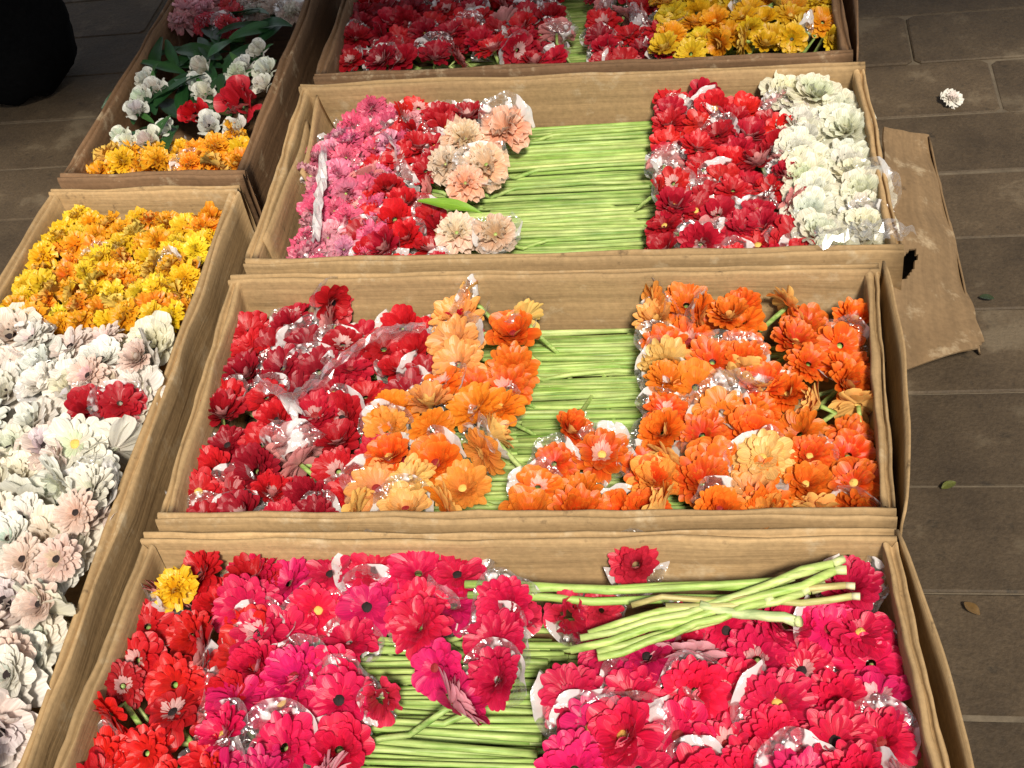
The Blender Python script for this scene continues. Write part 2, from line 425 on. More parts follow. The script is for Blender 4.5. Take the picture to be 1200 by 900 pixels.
# loose lid lying against the right side of the third box
def lid():
    p = [at(1036, 148, .095), at(1088, 158, .05), at(1148, 412, .02), at(1030, 440, .095)]
    root = empty('cardboard_lid', Matrix.Identity(4))
    tag(root, 'worn cardboard lid with hand hole leaning on the paving beside the white flowers', 'lid')
    a, b, c, d = p            # back left, back right, front right, front left
    def P(u, v): return (a * (1 - u) + d * u) * (1 - v) + (b * (1 - u) + c * u) * v
    nu, nv = 90, 30; nr = (d - a).cross(b - a).normalized()
    if nr.z < 0: nr = -nr
    bm = bmesh.new(); uvl = bm.loops.layers.uv.verify()
    hole = lambda i, j: ((i + .5 - 56) / 4.6 + (j + .5 - 9) / 7.) ** 2 + ((j + .5 - 9) / 3.6) ** 2 < 1
    chip = lambda i, j: (i - 90) + .0 * j > -6 + j * .9 + 1.6 * math.sin(j * 1.7) or (i > 86 and j > 26 and (90 - i) + (30 - j) < 4)
    top, bot = {}, {}
    for i in range(nu + 1):
        for j in range(nv + 1):
            u, v = i / nu, j / nv
            q = P(u, v) + nr * (mnoise.noise(Vector((u * 5, v * 2, 7.7))) * .014 + .022 * max(0, u - .88) / .12 * (v - .3)) + Vector((0, 0, -.006 * (v - .5) ** 2))
            q += (b - a).normalized() * mnoise.noise(Vector((u * 14, 2, v))) * .003
            top[i, j] = bm.verts.new(q + nr * .004); bot[i, j] = bm.verts.new(q)
    cells = {(i, j) for i in range(nu) for j in range(nv) if not hole(i, j) and not chip(i, j)}
    def face(vs, uvs):
        f = bm.faces.new(vs)
        for l, q in zip(f.loops, uvs): l[uvl].uv = q
    for i, j in cells:
        us = [((x) / nu * .55, y / nv * .09) for x, y in ((i, j), (i + 1, j), (i + 1, j + 1), (i, j + 1))]
        face([top[k] for k in ((i, j), (i + 1, j), (i + 1, j + 1), (i, j + 1))], us)
        face([bot[k] for k in ((i, j + 1), (i + 1, j + 1), (i + 1, j), (i, j))], us[::-1])
        for (di, dj), e in (((-1, 0), ((i, j + 1), (i, j))), ((1, 0), ((i + 1, j), (i + 1, j + 1))), ((0, -1), ((i, j), (i + 1, j))), ((0, 1), ((i + 1, j + 1), (i, j + 1)))):
            if (i + di, j + dj) not in cells:
                face([top[e[1]], top[e[0]], bot[e[0]], bot[e[1]]], [us[0]] * 4)
    bmesh.ops.recalc_face_normals(bm, faces=bm.faces)
    for v in [v for v in bm.verts if not v.link_faces]: bm.verts.remove(v)
    mesh_obj('panel', bm, M_LID, root, smooth=False)
    # the folded edge strip along the outer side
    e0, e1 = P(.02, 1.0), P(.98, 1.0)
    out = Vector((e1 - e0)).cross(Vector((0, 0, 1))).normalized()
    if out.x < 0: out = -out
    sheet('folded_edge', [e0 + Vector((0, 0, .005)), e1 + Vector((0, 0, .005)), e1 + out * .006 + Vector((0, 0, -.018)), e0 + out * .006 + Vector((0, 0, -.045))], .003, root, M_LID, (14, 2), 3.3, .004)
lid()

# ---------------------------------------------------------------- flower heads (unit diameter, facing +Z, made once and shared)
def petal(bm, az, r0, z0, L, Wd, e0, curl, r, nl=5, nc=2, ripple=0., chan=.12, tipw=.35, shape=1.0):
    rad, z = r0, z0
    ca, sa = math.cos(az), math.sin(az); tw = r.uniform(-.18, .18)
    rows, uvs = [], []
    ph = r.uniform(0, 6.28)
    for i in range(nl + 1):
        s = i / nl
        u = min(1, s / .62); w = Wd * (.34 + .66 * (u * u * (3 - 2 * u)) ** shape)
        if s > .62: w *= tipw + (1 - tipw) * math.sqrt(max(0., 1 - ((s - .62) / .38) ** 2.6))
        e = e0 + curl * s
        if i:
            rad += L / nl * math.cos(e); z += L / nl * math.sin(e)
        row, ur = [], []
        for j in range(nc + 1):
            q = j / nc * 2 - 1
            zz = z + chan * w * (abs(q) - .4) * math.cos(e) + q * w * .5 * tw
            rr = rad - chan * w * (abs(q) - .4) * math.sin(e)
            if ripple and s > .3:
                a = ripple * (s - .3) * L * math.sin(q * 4.5 + ph + r.uniform(-.6, .6)); zz += a * math.cos(e); rr -= a * math.sin(e)
            if i == nl: rr -= L * .045 * q * q * math.cos(e); zz -= L * .045 * q * q * math.sin(e)
            y = q * w * .5
            row.append(Vector((rr * ca - y * sa, rr * sa + y * ca, zz))); ur.append((s, j / nc))
        rows.append(row); uvs.append(ur)
    # winding so that the inner (upper) side of the petal is the front face
    grid_mesh(bm, [row[::-1] for row in rows], uvs=[u[::-1] for u in uvs])

def to_mesh(name, bm, mat):
    me = bpy.data.meshes.new(name); bm.to_mesh(me); bm.free()
    me.materials.append(mat)
    for p in me.polygons: p.use_smooth = True
    return me

def dome(name, r_, zc, hgt, seed, mat, seg=10, rings=4):
    r = random.Random(seed); bm = bmesh.new(); rows = []
    for i in range(rings + 1):
        a = i / rings * math.pi / 2
        rows.append([Vector((r_ * math.cos(a) * math.cos(2 * math.pi * k / seg) * r.uniform(.9, 1.1), r_ * math.cos(a) * math.sin(2 * math.pi * k / seg) * r.uniform(.9, 1.1), zc + hgt * math.sin(a) + r.uniform(-.01, .01))) for k in range(seg)])
    grid_mesh(bm, rows, close=True)
    return to_mesh(name, bm, mat)

def gerbera_kit(mat, seed):
    r = random.Random(seed); op = [0.10, .35, .62, .18, .0, .45, .28, .82, .08, .52][seed % 10]
    n = r.choice((24, 26, 28)) if seed % 2 else r.choice((15, 16, 17)); bw = 1.0 if seed % 2 else 1.5
    bm = bmesh.new()
    for k in range(n):
        if r.random() < .03: continue
        petal(bm, 2 * math.pi * (k + r.uniform(-.25, .25)) / n, .07, -.05, .43 * r.uniform(.88, 1.08), .165 * bw * r.uniform(.85, 1.2), op + r.uniform(-.12, .2) + (r.random() < .08) * r.uniform(-.5, .6), r.uniform(-.75, .15), r, 6, 4, chan=r.uniform(.12, .24), tipw=.50)
    for k in range(2 * n - 9):
        petal(bm, 2 * math.pi * (k + .5 + r.uniform(-.3, .3)) / (n - 3) * 1.017, .06, -.03 + .03 * (k > n - 3), (.37 if k < n - 3 else .29) * r.uniform(.85, 1.1), .130 * bw * r.uniform(.85, 1.15), op + .2 + .16 * (k > n - 3) + r.uniform(-.15, .22), r.uniform(-.7, .2), r, 5, 4, chan=r.uniform(.12, .24), tipw=.50)
    outer = to_mesh('outer_petals', bm, mat)
    bm = bmesh.new(); m = 22
    for k in range(m):
        petal(bm, 2 * math.pi * (k + r.uniform(-.3, .3)) / m, .06, .0, .18 * r.uniform(.7, 1.15), .075, op + .55 + r.uniform(-.2, .2), r.uniform(-.5, .2), r, 3, 2)
    inner = to_mesh('inner_petals', bm, mat)
    return outer, inner

def ruffled_kit(mat, seed, n=44, wide=.30, tight=1.0):
    """a dense frilled bloom (carnation, ranunculus) of many small waved petals"""
    r = random.Random(seed); bo, bi = bmesh.new(), bmesh.new()
    for k in range(n):
        f = (k + .5) / n
        az = k * 2.39996 + r.uniform(-.3, .3)
        e = 1.35 * (1 - f ** .8) * tight + .05 + r.uniform(-.16, .16)
        L = (.26 + .20 * f) * r.uniform(.85, 1.12)
        petal(bo if f > .45 else bi, az, .02 + .05 * f, -.10, L, wide * r.uniform(.7, 1.15) * (.55 + .45 * f), e, r.uniform(-.75, .1) * (.4 + f), r, 4, 4, ripple=.34, chan=.08, tipw=.8, shape=.7)
    return to_mesh('outer_petals', bo, mat), to_mesh('inner_petals', bi, mat)

def cup_kit(mat, seed, n=13):
    """a half-open rose or tulip head: broad petals cupped round each other"""
    r = random.Random(seed); bo, bi = bmesh.new(), bmesh.new()
    for k in range(n):
        f = (k + .5) / n
        petal(bo if f > .4 else bi, k * 2.39996, .05 + .16 * f, -.25 + .10 * (1 - f), .55 * r.uniform(.9, 1.05), .52 * (.6 + .5 * f), 1.15 - .15 * f + r.uniform(-.1, .1), r.uniform(.0, .5) - .75 * (f > .8), r, 5, 4, ripple=.10, chan=-.25, tipw=.6, shape=.6)
    return to_mesh('outer_petals', bo, mat), to_mesh('inner_petals', bi, mat)

def collar_mesh(seed):
    r = random.Random(seed); bm = bmesh.new(); rows, n = [], 30
    span = r.uniform(3.2, 5.6); a0 = r.uniform(0, 6.28)
    for i in range(n + 1):
        a = a0 + span * i / n
        row = []
        for j in range(6):
            v = j / 5
            rr = .17 + v * .38 + mnoise.noise(Vector((math.cos(a) * 1.6, math.sin(a) * 1.6, seed * 3 + v * .4))) * .12 * v
            zz = -.26 + v * (.30 + .10 * math.sin(a * 1.0 + seed)) + mnoise.noise(Vector((math.cos(a) * 2.8, math.sin(a) * 2.8, seed * 5 + v * .3))) * .09 * v
            row.append(Vector((rr * math.cos(a), rr * math.sin(a), zz)))
        rows.append(row)
    grid_mesh(bm, rows)
    return to_mesh('clear_collar', bm, M_FILM)

def bloom_kit(mat, seed):
    """a full round bloom of broad smooth petals"""
    r = random.Random(seed); bo, bi = bmesh.new(), bmesh.new(); n = 34
    for k in range(n):
        f = (k + .5) / n
        petal(bo if f > .45 else bi, k * 2.39996 + r.uniform(-.2, .2), .02 + .06 * f, -.10, (.24 + .24 * f) * r.uniform(.9, 1.1), .40 * r.uniform(.8, 1.15) * (.45 + .55 * f), 1.3 * (1 - f ** .9) + .10 + r.uniform(-.12, .12), r.uniform(-.5, .25) * (.4 + f), r, 5, 4, ripple=.10, chan=-.10, tipw=.72, shape=.6)
    return to_mesh('outer_petals', bo, mat), to_mesh('inner_petals', bi, mat)

KIT = {}
KIT['bloom', 'pale'] = [bloom_kit(M_PALE, 70 + k) for k in range(5)]
for nm, mt in (('red', M_RED), ('pink', M_PINK), ('orange', M_ORANGE), ('yellow', M_YELLOW), ('pale', M_PALE)):
    KIT['gerbera', nm] = [gerbera_kit(mt, 10 + k) for k in range(10)]
    KIT['ruffled', nm] = [ruffled_kit(mt, 30 + k) for k in range(3)] + [ruffled_kit(mt, 40 + k, 34, .36, .8) for k in range(2)]
for nm, mt in (('red', M_RED), ('pale', M_PALE), ('pink', M_PINK)):
    KIT['cup', nm] = [cup_kit(mt, 50 + k) for k in range(3)]
EYES = {'dark': [dome('centre', .095, -.02, .05, k, M_EYE) for k in range(2)],
        'pale': [dome('centre', .085, -.02, .06, k + 4, M_EYE_G) for k in range(2)],
        'red': [dome('centre', .10, -.02, .05, k + 8, M_EYE_R) for k in range(2)]}
COLLARS = [collar_mesh(k) for k in range(6)]

def leaf_mesh(seed, L=1.0, Wd=.3):
    r = random.Random(seed); bm = bmesh.new(); rows = []
    for i in range(9):
        s = i / 8; w = Wd * math.sin(math.pi * (s * .94 + .03)) ** .8 * .5
        rows.append([Vector((L * s, q * w, abs(q) * w * .35 - .22 * s * s * L * .6 + .1 * s + math.sin(s * 9 + q + seed) * .015)) for q in (-1, -.5, 0, .5, 1)])
    grid_mesh(bm, rows)
    return to_mesh('leaf', bm, M_LEAF)
LEAVES = [leaf_mesh(k, 1, .26 + .05 * (k % 3)) for k in range(4)]

def jit(c, r, h=.12):
    k = r.uniform(1 - h * 1.6, 1 + h)
    return tuple(max(0., min(.95, x * k * r.uniform(1 - h * .6, 1 + h * .6))) for x in c)

STEM_COLS = [(.18, .36, .04), (.25, .45, .06), (.34, .50, .11), (.13, .29, .03), (.42, .55, .18), (.28, .42, .08)]

def head_matrix(p, nrm, D, spin):
    q = nrm.normalized().to_track_quat('Z', 'Y').to_matrix().to_4x4()
    return Matrix.Translation(p) @ q @ Matrix.Rotation(spin, 4, 'Z') @ Matrix.Diagonal((D, D, D, 1))

def keep_in(p, quad, m):
    """moves a point of a box's inside at least m away from the box's outer lines"""
    p = Vector(p)
    for i in range(4):
        a, b = Vector(quad[i][:2]), Vector(quad[(i + 1) % 4][:2]); d = (b - a).normalized(); nn = Vector((-d.y, d.x))
        t = (p.xy - a).dot(nn)
        if t < m: p.x += nn.x * (m - t); p.y += nn.y * (m - t)
    return p

def flower(name, style, tone, p, D, nrm, color, label, cat, group, r, eye=None, collar=False, stem_to=None, stem_z=.06, stem_r=.0036, leaves=0, pale_in=0):
    M = head_matrix(p, nrm, D, r.uniform(0, 6.28))
    root = empty(name, M)
    tag(root, label, cat, group)
    k = r.randrange(len(KIT[style, tone]))
    o1, o2 = KIT[style, tone][k]
    part('outer_petals', o1, root, color); part('inner_petals', o2, root, tuple(min(.95, x * r.uniform(.8, 1.02)) for x in color) if r.random() > pale_in else tuple(x * .35 + y * .65 for x, y in zip(color, (.92, .74, .70))))
    if eye: part('centre', r.choice(EYES[eye]), root)
    if collar:
        c = part('clear_collar', r.choice(COLLARS), root); c.rotation_euler = (r.uniform(-.15, .15), r.uniform(-.15, .15), r.uniform(0, 6.28))
    if stem_to is not None:
        Mi = M.inverted(); n = nrm.normalized()
        a = p - n * (D * .08); b = a - n * (D * .28)
        b.z = max(b.z, stem_z)
        e = Vector((stem_to[0], stem_to[1], stem_z + r.uniform(-.003, .003)))
        dx = 1 if e.x > b.x else -1
        m = Vector((b.x + dx * .035, b.y * .45 + e.y * .55, stem_z)); m2 = Vector((b.x + dx * .075, e.y + r.uniform(-.003, .003), stem_z))
        if abs(e.x - b.x) < .10: m = b.lerp(e, .35); m2 = b.lerp(e, .7); m.z = m2.z = stem_z
        mid = m2.lerp(e, .5) + Vector((0, r.uniform(-.004, .004), r.uniform(-.002, .003)))
        pts = [a, b, m, m2, mid, e]
        bm = bmesh.new(); tube(bm, [Mi @ q for q in pts], stem_r * r.uniform(.85, 1.15) / D, 7, 1.08)
        part('stem', to_mesh('stem', bm, M_STEM), root, jit(r.choice(STEM_COLS), r))
    for q in range(leaves):
        lf = part('leaf', r.choice(LEAVES), root, jit((.035, .11, .025), r, .25))
        lf.location = (0, 0, -.3); lf.rotation_euler = (r.uniform(-.4, .4), r.uniform(-.5, .1), r.uniform(0, 6.28)); sc = r.uniform(.8, 1.3); lf.scale = (sc, sc, sc)
    return root

ORD = ['first', 'second', 'third', 'fourth', 'fifth', 'sixth', 'seventh', 'eighth', 'ninth', 'tenth', 'eleventh', 'twelfth']
def inside(poly, x, y):
    c = False; n = len(poly)
    for i in range(n):
        x1, y1 = poly[i]; x2, y2 = poly[i - 1]
        if (y1 > y) != (y2 > y) and x < (x2 - x1) * (y - y1) / (y2 - y1) + x1: c = not c
    return c

def inbox(quad, x, y, m):
    if quad is None: return True
    for i in range(4):
        a, b = Vector(quad[i][:2]), Vector(quad[(i + 1) % 4][:2]); d = (b - a).normalized()
        if (Vector((x, y)) - a).dot(Vector((-d.y, d.x))) < m: return False
    return True

def bunch(poly_px, z, pitch, D, style, tone, palette, noun, cat, where, group, seed, eye=None, eye_p=.4, collar_p=.35, tilt=.36, lean=(0, -.25),
          gap=None, stem_z=.06, wild=.15, leaves=0, zr=.008, quad=None, edge=.24):
    """fills a patch of a box with flower heads in staggered rows; palette = [(adjective, colour)]; gap = (x0, x1, y0, y1): where the stems lie"""
    r = random.Random(seed)
    poly = [at(x, y, z)[:2] for x, y in poly_px]; poly = [(p[0], p[1]) for p in poly]
    ys = [p[1] for p in poly]; xs = [p[0] for p in poly]
    rows = []; e = .05 * D; D *= 1.04 if style != 'bloom' else 1.30; pitch *= .94
    def ok(x, y): return all(inside(poly, x + a, y + b) for a, b in ((e, 0), (-e, 0), (0, e * 1.6), (0, -e * .4))) and inbox(quad, x, y, .018 + edge * D)
    xs_ = [min(xs) + (max(xs) - min(xs)) * q / 160 for q in range(161)]
    good = [y for y in [min(ys) + (max(ys) - min(ys)) * q / 160 for q in range(161)] if any(ok(x, y) for x in xs_)]
    ya, yb = max(good), min(good); nr = max(1, round((ya - yb) / (pitch * .84)) + 1)
    for k in range(nr):
        y = ya - (ya - yb) * k / max(1, nr - 1) if nr > 1 else (ya + yb) / 2
        row = []; run = []
        for x in xs_ + [None]:
            if x is not None and ok(x, y): run.append(x); continue
            if run:
                w = run[-1] - run[0]; m = max(1, round(w / pitch + .8))
                sh = (.22 if k % 2 else -.22) * pitch if m > 1 else 0
                for q in range(m): row.append(((run[0] + run[-1]) / 2 if m == 1 else run[0] + w * q / (m - 1) + sh * math.sin(math.pi * q / (m - 1)), y))
                run = []
        if row: rows.append(row)
    N = sum(len(q) for q in rows); idx = list(range(N)); done = 0; order = {}
    for i, row in enumerate(rows):
        rw = 'back row' if i == 0 else ('front row' if i == len(rows) - 1 else ORD[i] + ' row')
        for j, (x, y) in enumerate(row):
            jx, jy = r.uniform(-.2, .2) * pitch, r.uniform(-.18, .18) * pitch
            p = Vector((x + jx, y + jy, z + r.uniform(-zr, zr)))
            adj, col = r.choice(palette)
            tl = tilt * 1.0
            n = Vector((lean[0] + r.gauss(0, tl * .55), lean[1] + r.gauss(0, tl * .55), 1))
            if r.random() < wild:
                a = r.uniform(0, 6.28); n = Vector((math.cos(a), math.sin(a), r.uniform(.1, .5)))
            pos = 'only one' if len(row) == 1 else ('leftmost' if j == 0 else ('rightmost' if j == len(row) - 1 else ORD[j] + ' from left'))
            label = f'{adj} {noun}, {pos} in {rw}, {where}'
            st = None
            if gap:
                x0, x1, y0, y1 = gap
                yy = y1 - (y1 - y0) * ((done + r.uniform(0, 1)) / N)
                ex = x1 - r.uniform(0, .02) if p.x < (x0 + x1) / 2 else x0 + r.uniform(0, .02)
                st = (ex, yy)
            sty, DD, ey = style, D, eye
            if style == 'bloom' and eye and r.random() < .45: sty, DD = 'gerbera', D * .80
            flower(noun.replace(' ', '_'), sty, tone, p + Vector((0, 0, .012 if sty != style else 0)), DD * r.uniform(.86, 1.12), n, jit(col, r, .05 if tone == 'pale' else .12), label, cat, group, r,
                   eye=(r.choice(eye) if isinstance(eye, (list, tuple)) else eye) if eye and r.random() < eye_p else None,
                   collar=r.random() < collar_p, stem_to=st, stem_z=stem_z + r.uniform(-.006, .006), leaves=leaves, pale_in=.16 if style == 'gerbera' and tone in ('red', 'pink', 'orange') else 0)
            done += 1
    return done

RED = [('deep red', (.42, .006, .012)), ('bright red', (.62, .012, .015)), ('crimson', (.52, .008, .03)), ('dark crimson', (.30, .004, .015))]
SCAR = [('scarlet', (.70, .018, .008)), ('bright red', (.62, .010, .012)), ('deep red', (.45, .008, .008))]
HOT = [('hot pink', (.74, .008, .085)), ('deep pink', (.62, .006, .055)), ('magenta pink', (.70, .010, .14)), ('cerise', (.76, .008, .05))]
ORG = [('vivid orange', (.84, .085, .005)), ('red orange', (.78, .042, .006)), ('light orange', (.86, .16, .012)), ('deep orange', (.76, .06, .004))]
ORL = [('light orange', (.88, .24, .015)), ('orange', (.86, .13, .008)), ('pale orange', (.88, .36, .07)), ('creamy yellow', (.90, .62, .22)), ('red orange', (.82, .07, .006)), ('peach orange', (.90, .44, .16))]
YEL = [('golden yellow', (.88, .48, .008)), ('amber', (.86, .32, .006)), ('lemon yellow', (.88, .64, .03)), ('orange', (.86, .20, .005)), ('bright yellow', (.90, .58, .01))]
LIL = [('lilac pink', (.74, .26, .40)), ('rose pink', (.74, .16, .28)), ('pale pink', (.80, .46, .54))]
PEACH = [('peach', (.85, .48, .30)), ('salmon', (.84, .36, .22)), ('cream peach', (.88, .62, .42))]
WHI = [('white', (.86, .83, .75)), ('cream white', (.86, .81, .66)), ('pure white', (.88, .86, .80)), ('blush white', (.86, .70, .63))]
CAR = [('white', (.80, .80, .66)), ('cream white', (.80, .77, .55)), ('ivory white', (.80, .79, .60))]

def wx(px, py, z=.07): return at(px, py, z)

# ---- box 1: pink and red gerberas
zb = .115
g1 = (wx(425, 800).x, wx(645, 800).x, -.46, -.13)
bunch([(175, 705), (240, 668), (300, 655), (290, 760), (235, 960), (95, 960), (140, 800)], zb, .056, .072, 'gerbera', 'red', SCAR, 'red gerbera', 'red gerbera',
      'left wall of nearest box', 'red gerberas along the left of the nearest box', 101, 'dark', .25, .25, gap=g1, tilt=.45, quad=B1Q)
bunch([(300, 655), (420, 640), (545, 640), (540, 722), (400, 752), (385, 960), (235, 960), (290, 760)], zb, .061, .084, 'gerbera', 'pink', HOT, 'pink gerbera', 'pink gerbera',
      'left bunch of nearest box', 'pink gerberas in the left of the nearest box', 102, ['dark', 'pale', 'red'], .6, .6, wild=.11, gap=g1, quad=B1Q)
bunch([(490, 715), (590, 705), (585, 790), (570, 825), (520, 825), (495, 770)], .135, .060, .084, 'gerbera', 'pink', HOT, 'pink gerbera', 'pink gerbera',
      'middle cluster on stems, nearest box', 'pink gerberas lying on the stems of the nearest box', 103, ['dark', 'red'], .7, .6, gap=(g1[0], g1[1], -.30, -.14), stem_z=.09, quad=B1Q)
bunch([(675, 800), (735, 745), (800, 722), (940, 712), (945, 690), (1050, 690), (1068, 800), (1085, 960), (678, 960)], zb, .061, .086, 'gerbera', 'pink', HOT, 'pink gerbera', 'pink gerbera',
      'right bunch of nearest box', 'pink gerberas in the right of the nearest box', 104, ['dark', 'red', 'pale'], .6, .6, wild=.11, gap=g1, quad=B1Q, edge=.38)
r1 = random.Random(5)
flower('yellow_gerbera', 'ruffled', 'yellow', at(203, 688, .145), .062, Vector((0, -.3, 1)), (.88, .5, .01), 'single small yellow bloom at the back left corner of the nearest box', 'gerbera', None, r1)
for (px, py, D, nn, lab) in ((745, 662, .075, (0, -.5, 1), 'red gerbera lying behind the long stems against the back wall'),
                             (613, 720, .05, (.6, -.3, .6), 'narrow closed pink bud on the stems left of the crossing stems'),
                             (668, 724, .058, (.2, -.5, .6), 'small pink bud with pale rim beside the crossing stems'),
                             (445, 822, .05, (.2, -.6, .6), 'small half-closed pink bud beside the lower green stems'),
                             (705, 715, .06, (.3, -.2, 1), 'dull red bloom tucked under the crossing stems, nearest box')):
    flower('gerbera_bud' if 'bud' in lab else 'red_gerbera', 'cup' if 'bud' in lab else 'gerbera', 'pink' if 'bud' in lab else 'red', at(px, py, .12), D, Vector(nn), (.66, .03, .07), lab, 'gerbera', None, r1, collar=True)

# long cut stems lying across the top of box 1
def cut_stem(pxa, pxb, za, zb_, rad, col, label, tip=(.62, .66, .34)):
    a, b = at(*pxa, za), at(*pxb, zb_)
    root = empty('cut_stem', Matrix.Translation(a)); tag(root, label, 'stem', 'long cut stems lying across the nearest box')
    pts = [(b - a) * s + Vector((0, r1.uniform(-.005, .005), -math.sin(s * 3.14) * .006 + r1.uniform(-.003, .003))) for s in (0, .14, .28, .42, .56, .7, .84, .96)]
    bm = bmesh.new(); tube(bm, pts, rad, 9, 1.12); part('stalk', to_mesh('stalk', bm, M_STEM), root, col)
    bm = bmesh.new(); tube(bm, [pts[-1] - (pts[-1] - pts[-2]) * .001, b - a], rad * 1.14, 9, 1.02); part('cut_end', to_mesh('cut_end', bm, M_STEM), root, tip)
cut_stem((545, 684), (968, 686), 0.142, 0.146, .0052, (.30, .52, .05), 'thick green stem, upper of the two level stems across the nearest box')
cut_stem((548, 700), (905, 702), 0.140, 0.142, .0048, (.22, .44, .04), 'thick green stem, lower of the two level stems across the nearest box')
cut_stem((690, 742), (988, 655), 0.150, 0.164, .0046, (.42, .56, .12), 'pale green slanting stem with highest cut end above the right bunch')
cut_stem((668, 762), (992, 668), 0.150, 0.162, .0048, (.36, .54, .08), 'bright green slanting stem just below the highest cut end')
cut_stem((700, 772), (905, 700), 0.148, 0.154, .0044, (.30, .48, .06), 'shorter green slanting stem, lowest of the crossing three')
cut_stem((740, 706), (1002, 687), 0.156, 0.160, .0036, (.42, .20, .08), 'thin reddish stem ending near the right wall of nearest box', (.75, .5, .42))
cut_stem((780, 712), (1008, 699), 0.154, 0.158, .0038, (.50, .36, .14), 'thin tan stem ending near the right wall of nearest box', (.80, .62, .52))
cut_stem((820, 712), (938, 728), 0.152, 0.154, .0056, (.55, .62, .34), 'short pale stem end above the upper pink gerberas')

cut_stem((680, 752), (975, 662), 0.149, 0.161, .0042, (.50, .60, .20), 'slim yellow-green slanting stem between the two highest cut ends')
cut_stem((560, 692), (930, 676), 0.144, 0.148, .0045, (.34, .52, .10), 'slim level stem nearest the back wall of the nearest box')
cut_stem((700, 764), (950, 688), 0.147, 0.156, .0042, (.46, .56, .16), 'slim slanting stem between the brightest and the lowest crossing stems')

# ---- box 2: red and orange gerberas
zb = .112
g2 = (wx(600, 480).x, wx(785, 480).x, .03, .43)
bunch([(262, 372), (330, 362), (540, 350), (545, 440), (455, 470), (440, 560), (375, 628), (208, 628), (212, 530)], zb, .058, .076, 'gerbera', 'red', RED, 'red gerbera', 'red gerbera',
      'left bunch of second box', 'red gerberas in the second box', 201, ['pale', 'dark', 'red'], .5, .6, wild=.11, gap=g2, quad=B2Q)
bunch([(535, 345), (615, 345), (595, 480), (520, 628), (375, 628), (450, 560), (455, 475), (540, 440)], .128, .059, .080, 'gerbera', 'orange', ORL, 'orange gerbera', 'orange gerbera',
      'beside the red bunch, second box', 'orange gerberas beside the red ones in the second box', 202, ['pale', 'red'], .5, .6, gap=g2, wild=.2, quad=B2Q)
bunch([(615, 630), (640, 545), (675, 505), (765, 520), (770, 630)], .118, .058, .076, 'gerbera', 'orange', ORG, 'orange gerbera', 'orange gerbera',
      'front middle of second box', 'orange gerberas at the front middle of the second box', 203, ['pale', 'red'], .5, .6, gap=g2, wild=.16, quad=B2Q)
bunch([(762, 345), (860, 336), (880, 460), (900, 630), (770, 630), (782, 480)], .122, .058, .076, 'gerbera', 'orange', ORL + ORG, 'orange gerbera', 'orange gerbera',
      'beside the stems, second box right', 'orange gerberas right of the stems in the second box', 204, ['pale', 'red'], .5, .6, gap=g2, wild=.2, quad=B2Q)
bunch([(862, 340), (1000, 355), (1022, 400), (1038, 630), (902, 630), (882, 460)], .114, .057, .074, 'gerbera', 'orange', ORG, 'orange gerbera', 'orange gerbera',
      'right wall of second box', 'red orange gerberas along the right wall of the second box', 205, 'pale', .6, .22, gap=g2, quad=B2Q, edge=.36)

# ---- box 3: pink, peach, red and white
g3 = (wx(570, 215).x, wx(782, 215).x, .56, .985)
bunch([(440, 122), (490, 128), (440, 200), (428, 318), (355, 318), (372, 180), (400, 150)], .118, .050, .066, 'ruffled', 'pink', LIL, 'pink carnation', 'carnation',
      'left wall of third box', 'lilac pink carnations in the third box', 301, None, 0, .45, gap=g3, tilt=.45, quad=B3Q)
bunch([(480, 125), (565, 120), (515, 170), (500, 230), (515, 318), (425, 318), (425, 215)], .114, .055, .070, 'gerbera', 'red', RED[:3] + SCAR, 'red gerbera', 'red gerbera',
      'middle left of third box', 'red gerberas left of the stems in the third box', 302, ['red', 'pale'], .3, .6, gap=g3, tilt=.42, quad=B3Q)
for k, (px, py, D, ci, lab) in enumerate(((590, 148, .088, 1, 'large round peach bloom highest among the peach flowers of third box'), (545, 160, .075, 0, 'peach bloom left of the largest one at the back of third box'),
                            (520, 190, .072, 2, 'cream peach bloom beside the red gerberas, left edge of peach cluster'), (568, 190, .078, 0, 'peach bloom resting on the green stems below the largest one'),
                            (545, 212, .066, 1, 'salmon bloom just behind the green leaf in third box'), (535, 270, .070, 2, 'cream peach bloom left of two at the front wall'), (580, 272, .066, 0, 'peach bloom right of two at the front wall, beside stems'))):
    flower('peach_carnation', 'ruffled', 'pale', at(px, py, .135), D * 1.2, Vector((r1.uniform(-.3, .3), -.4, 1)), jit(PEACH[ci][1], r1), lab, 'carnation', 'peach blooms in the third box', r1, collar=k % 3 == 0, stem_to=(g3[1] - .01, at(px, py, .1).y + .01), stem_z=.07)
lf = empty('loose_leaf', head_matrix(at(490, 236, .145), Vector((0, -.25, 1)), .115, 0) @ Matrix.Rotation(-.25, 4, 'Z')); tag(lf, 'bright green leaf lying between the peach blooms and the stems', 'leaf')
o = part('leaf', LEAVES[1], lf, (.18, .34, .03)); o.scale = (1, .6, 1)
bunch([(795, 98), (900, 92), (922, 190), (945, 318), (780, 318), (782, 170)], .118, .054, .070, 'gerbera', 'red', RED[:3] + SCAR[:2], 'red gerbera', 'red gerbera',
      'right of stems, third box', 'red gerberas right of the stems in the third box', 303, ['red', 'pale'], .35, .6, gap=g3, quad=B3Q)
bunch([(925, 90), (1010, 88), (1055, 305), (965, 312), (938, 180)], .128, .052, .074, 'bloom', 'pale', CAR, 'white carnation', 'carnation',
      'right wall of third box', 'white carnations in the third box', 304, None, 0, .12, gap=g3, wild=0, tilt=.3, quad=B3Q, edge=.34)

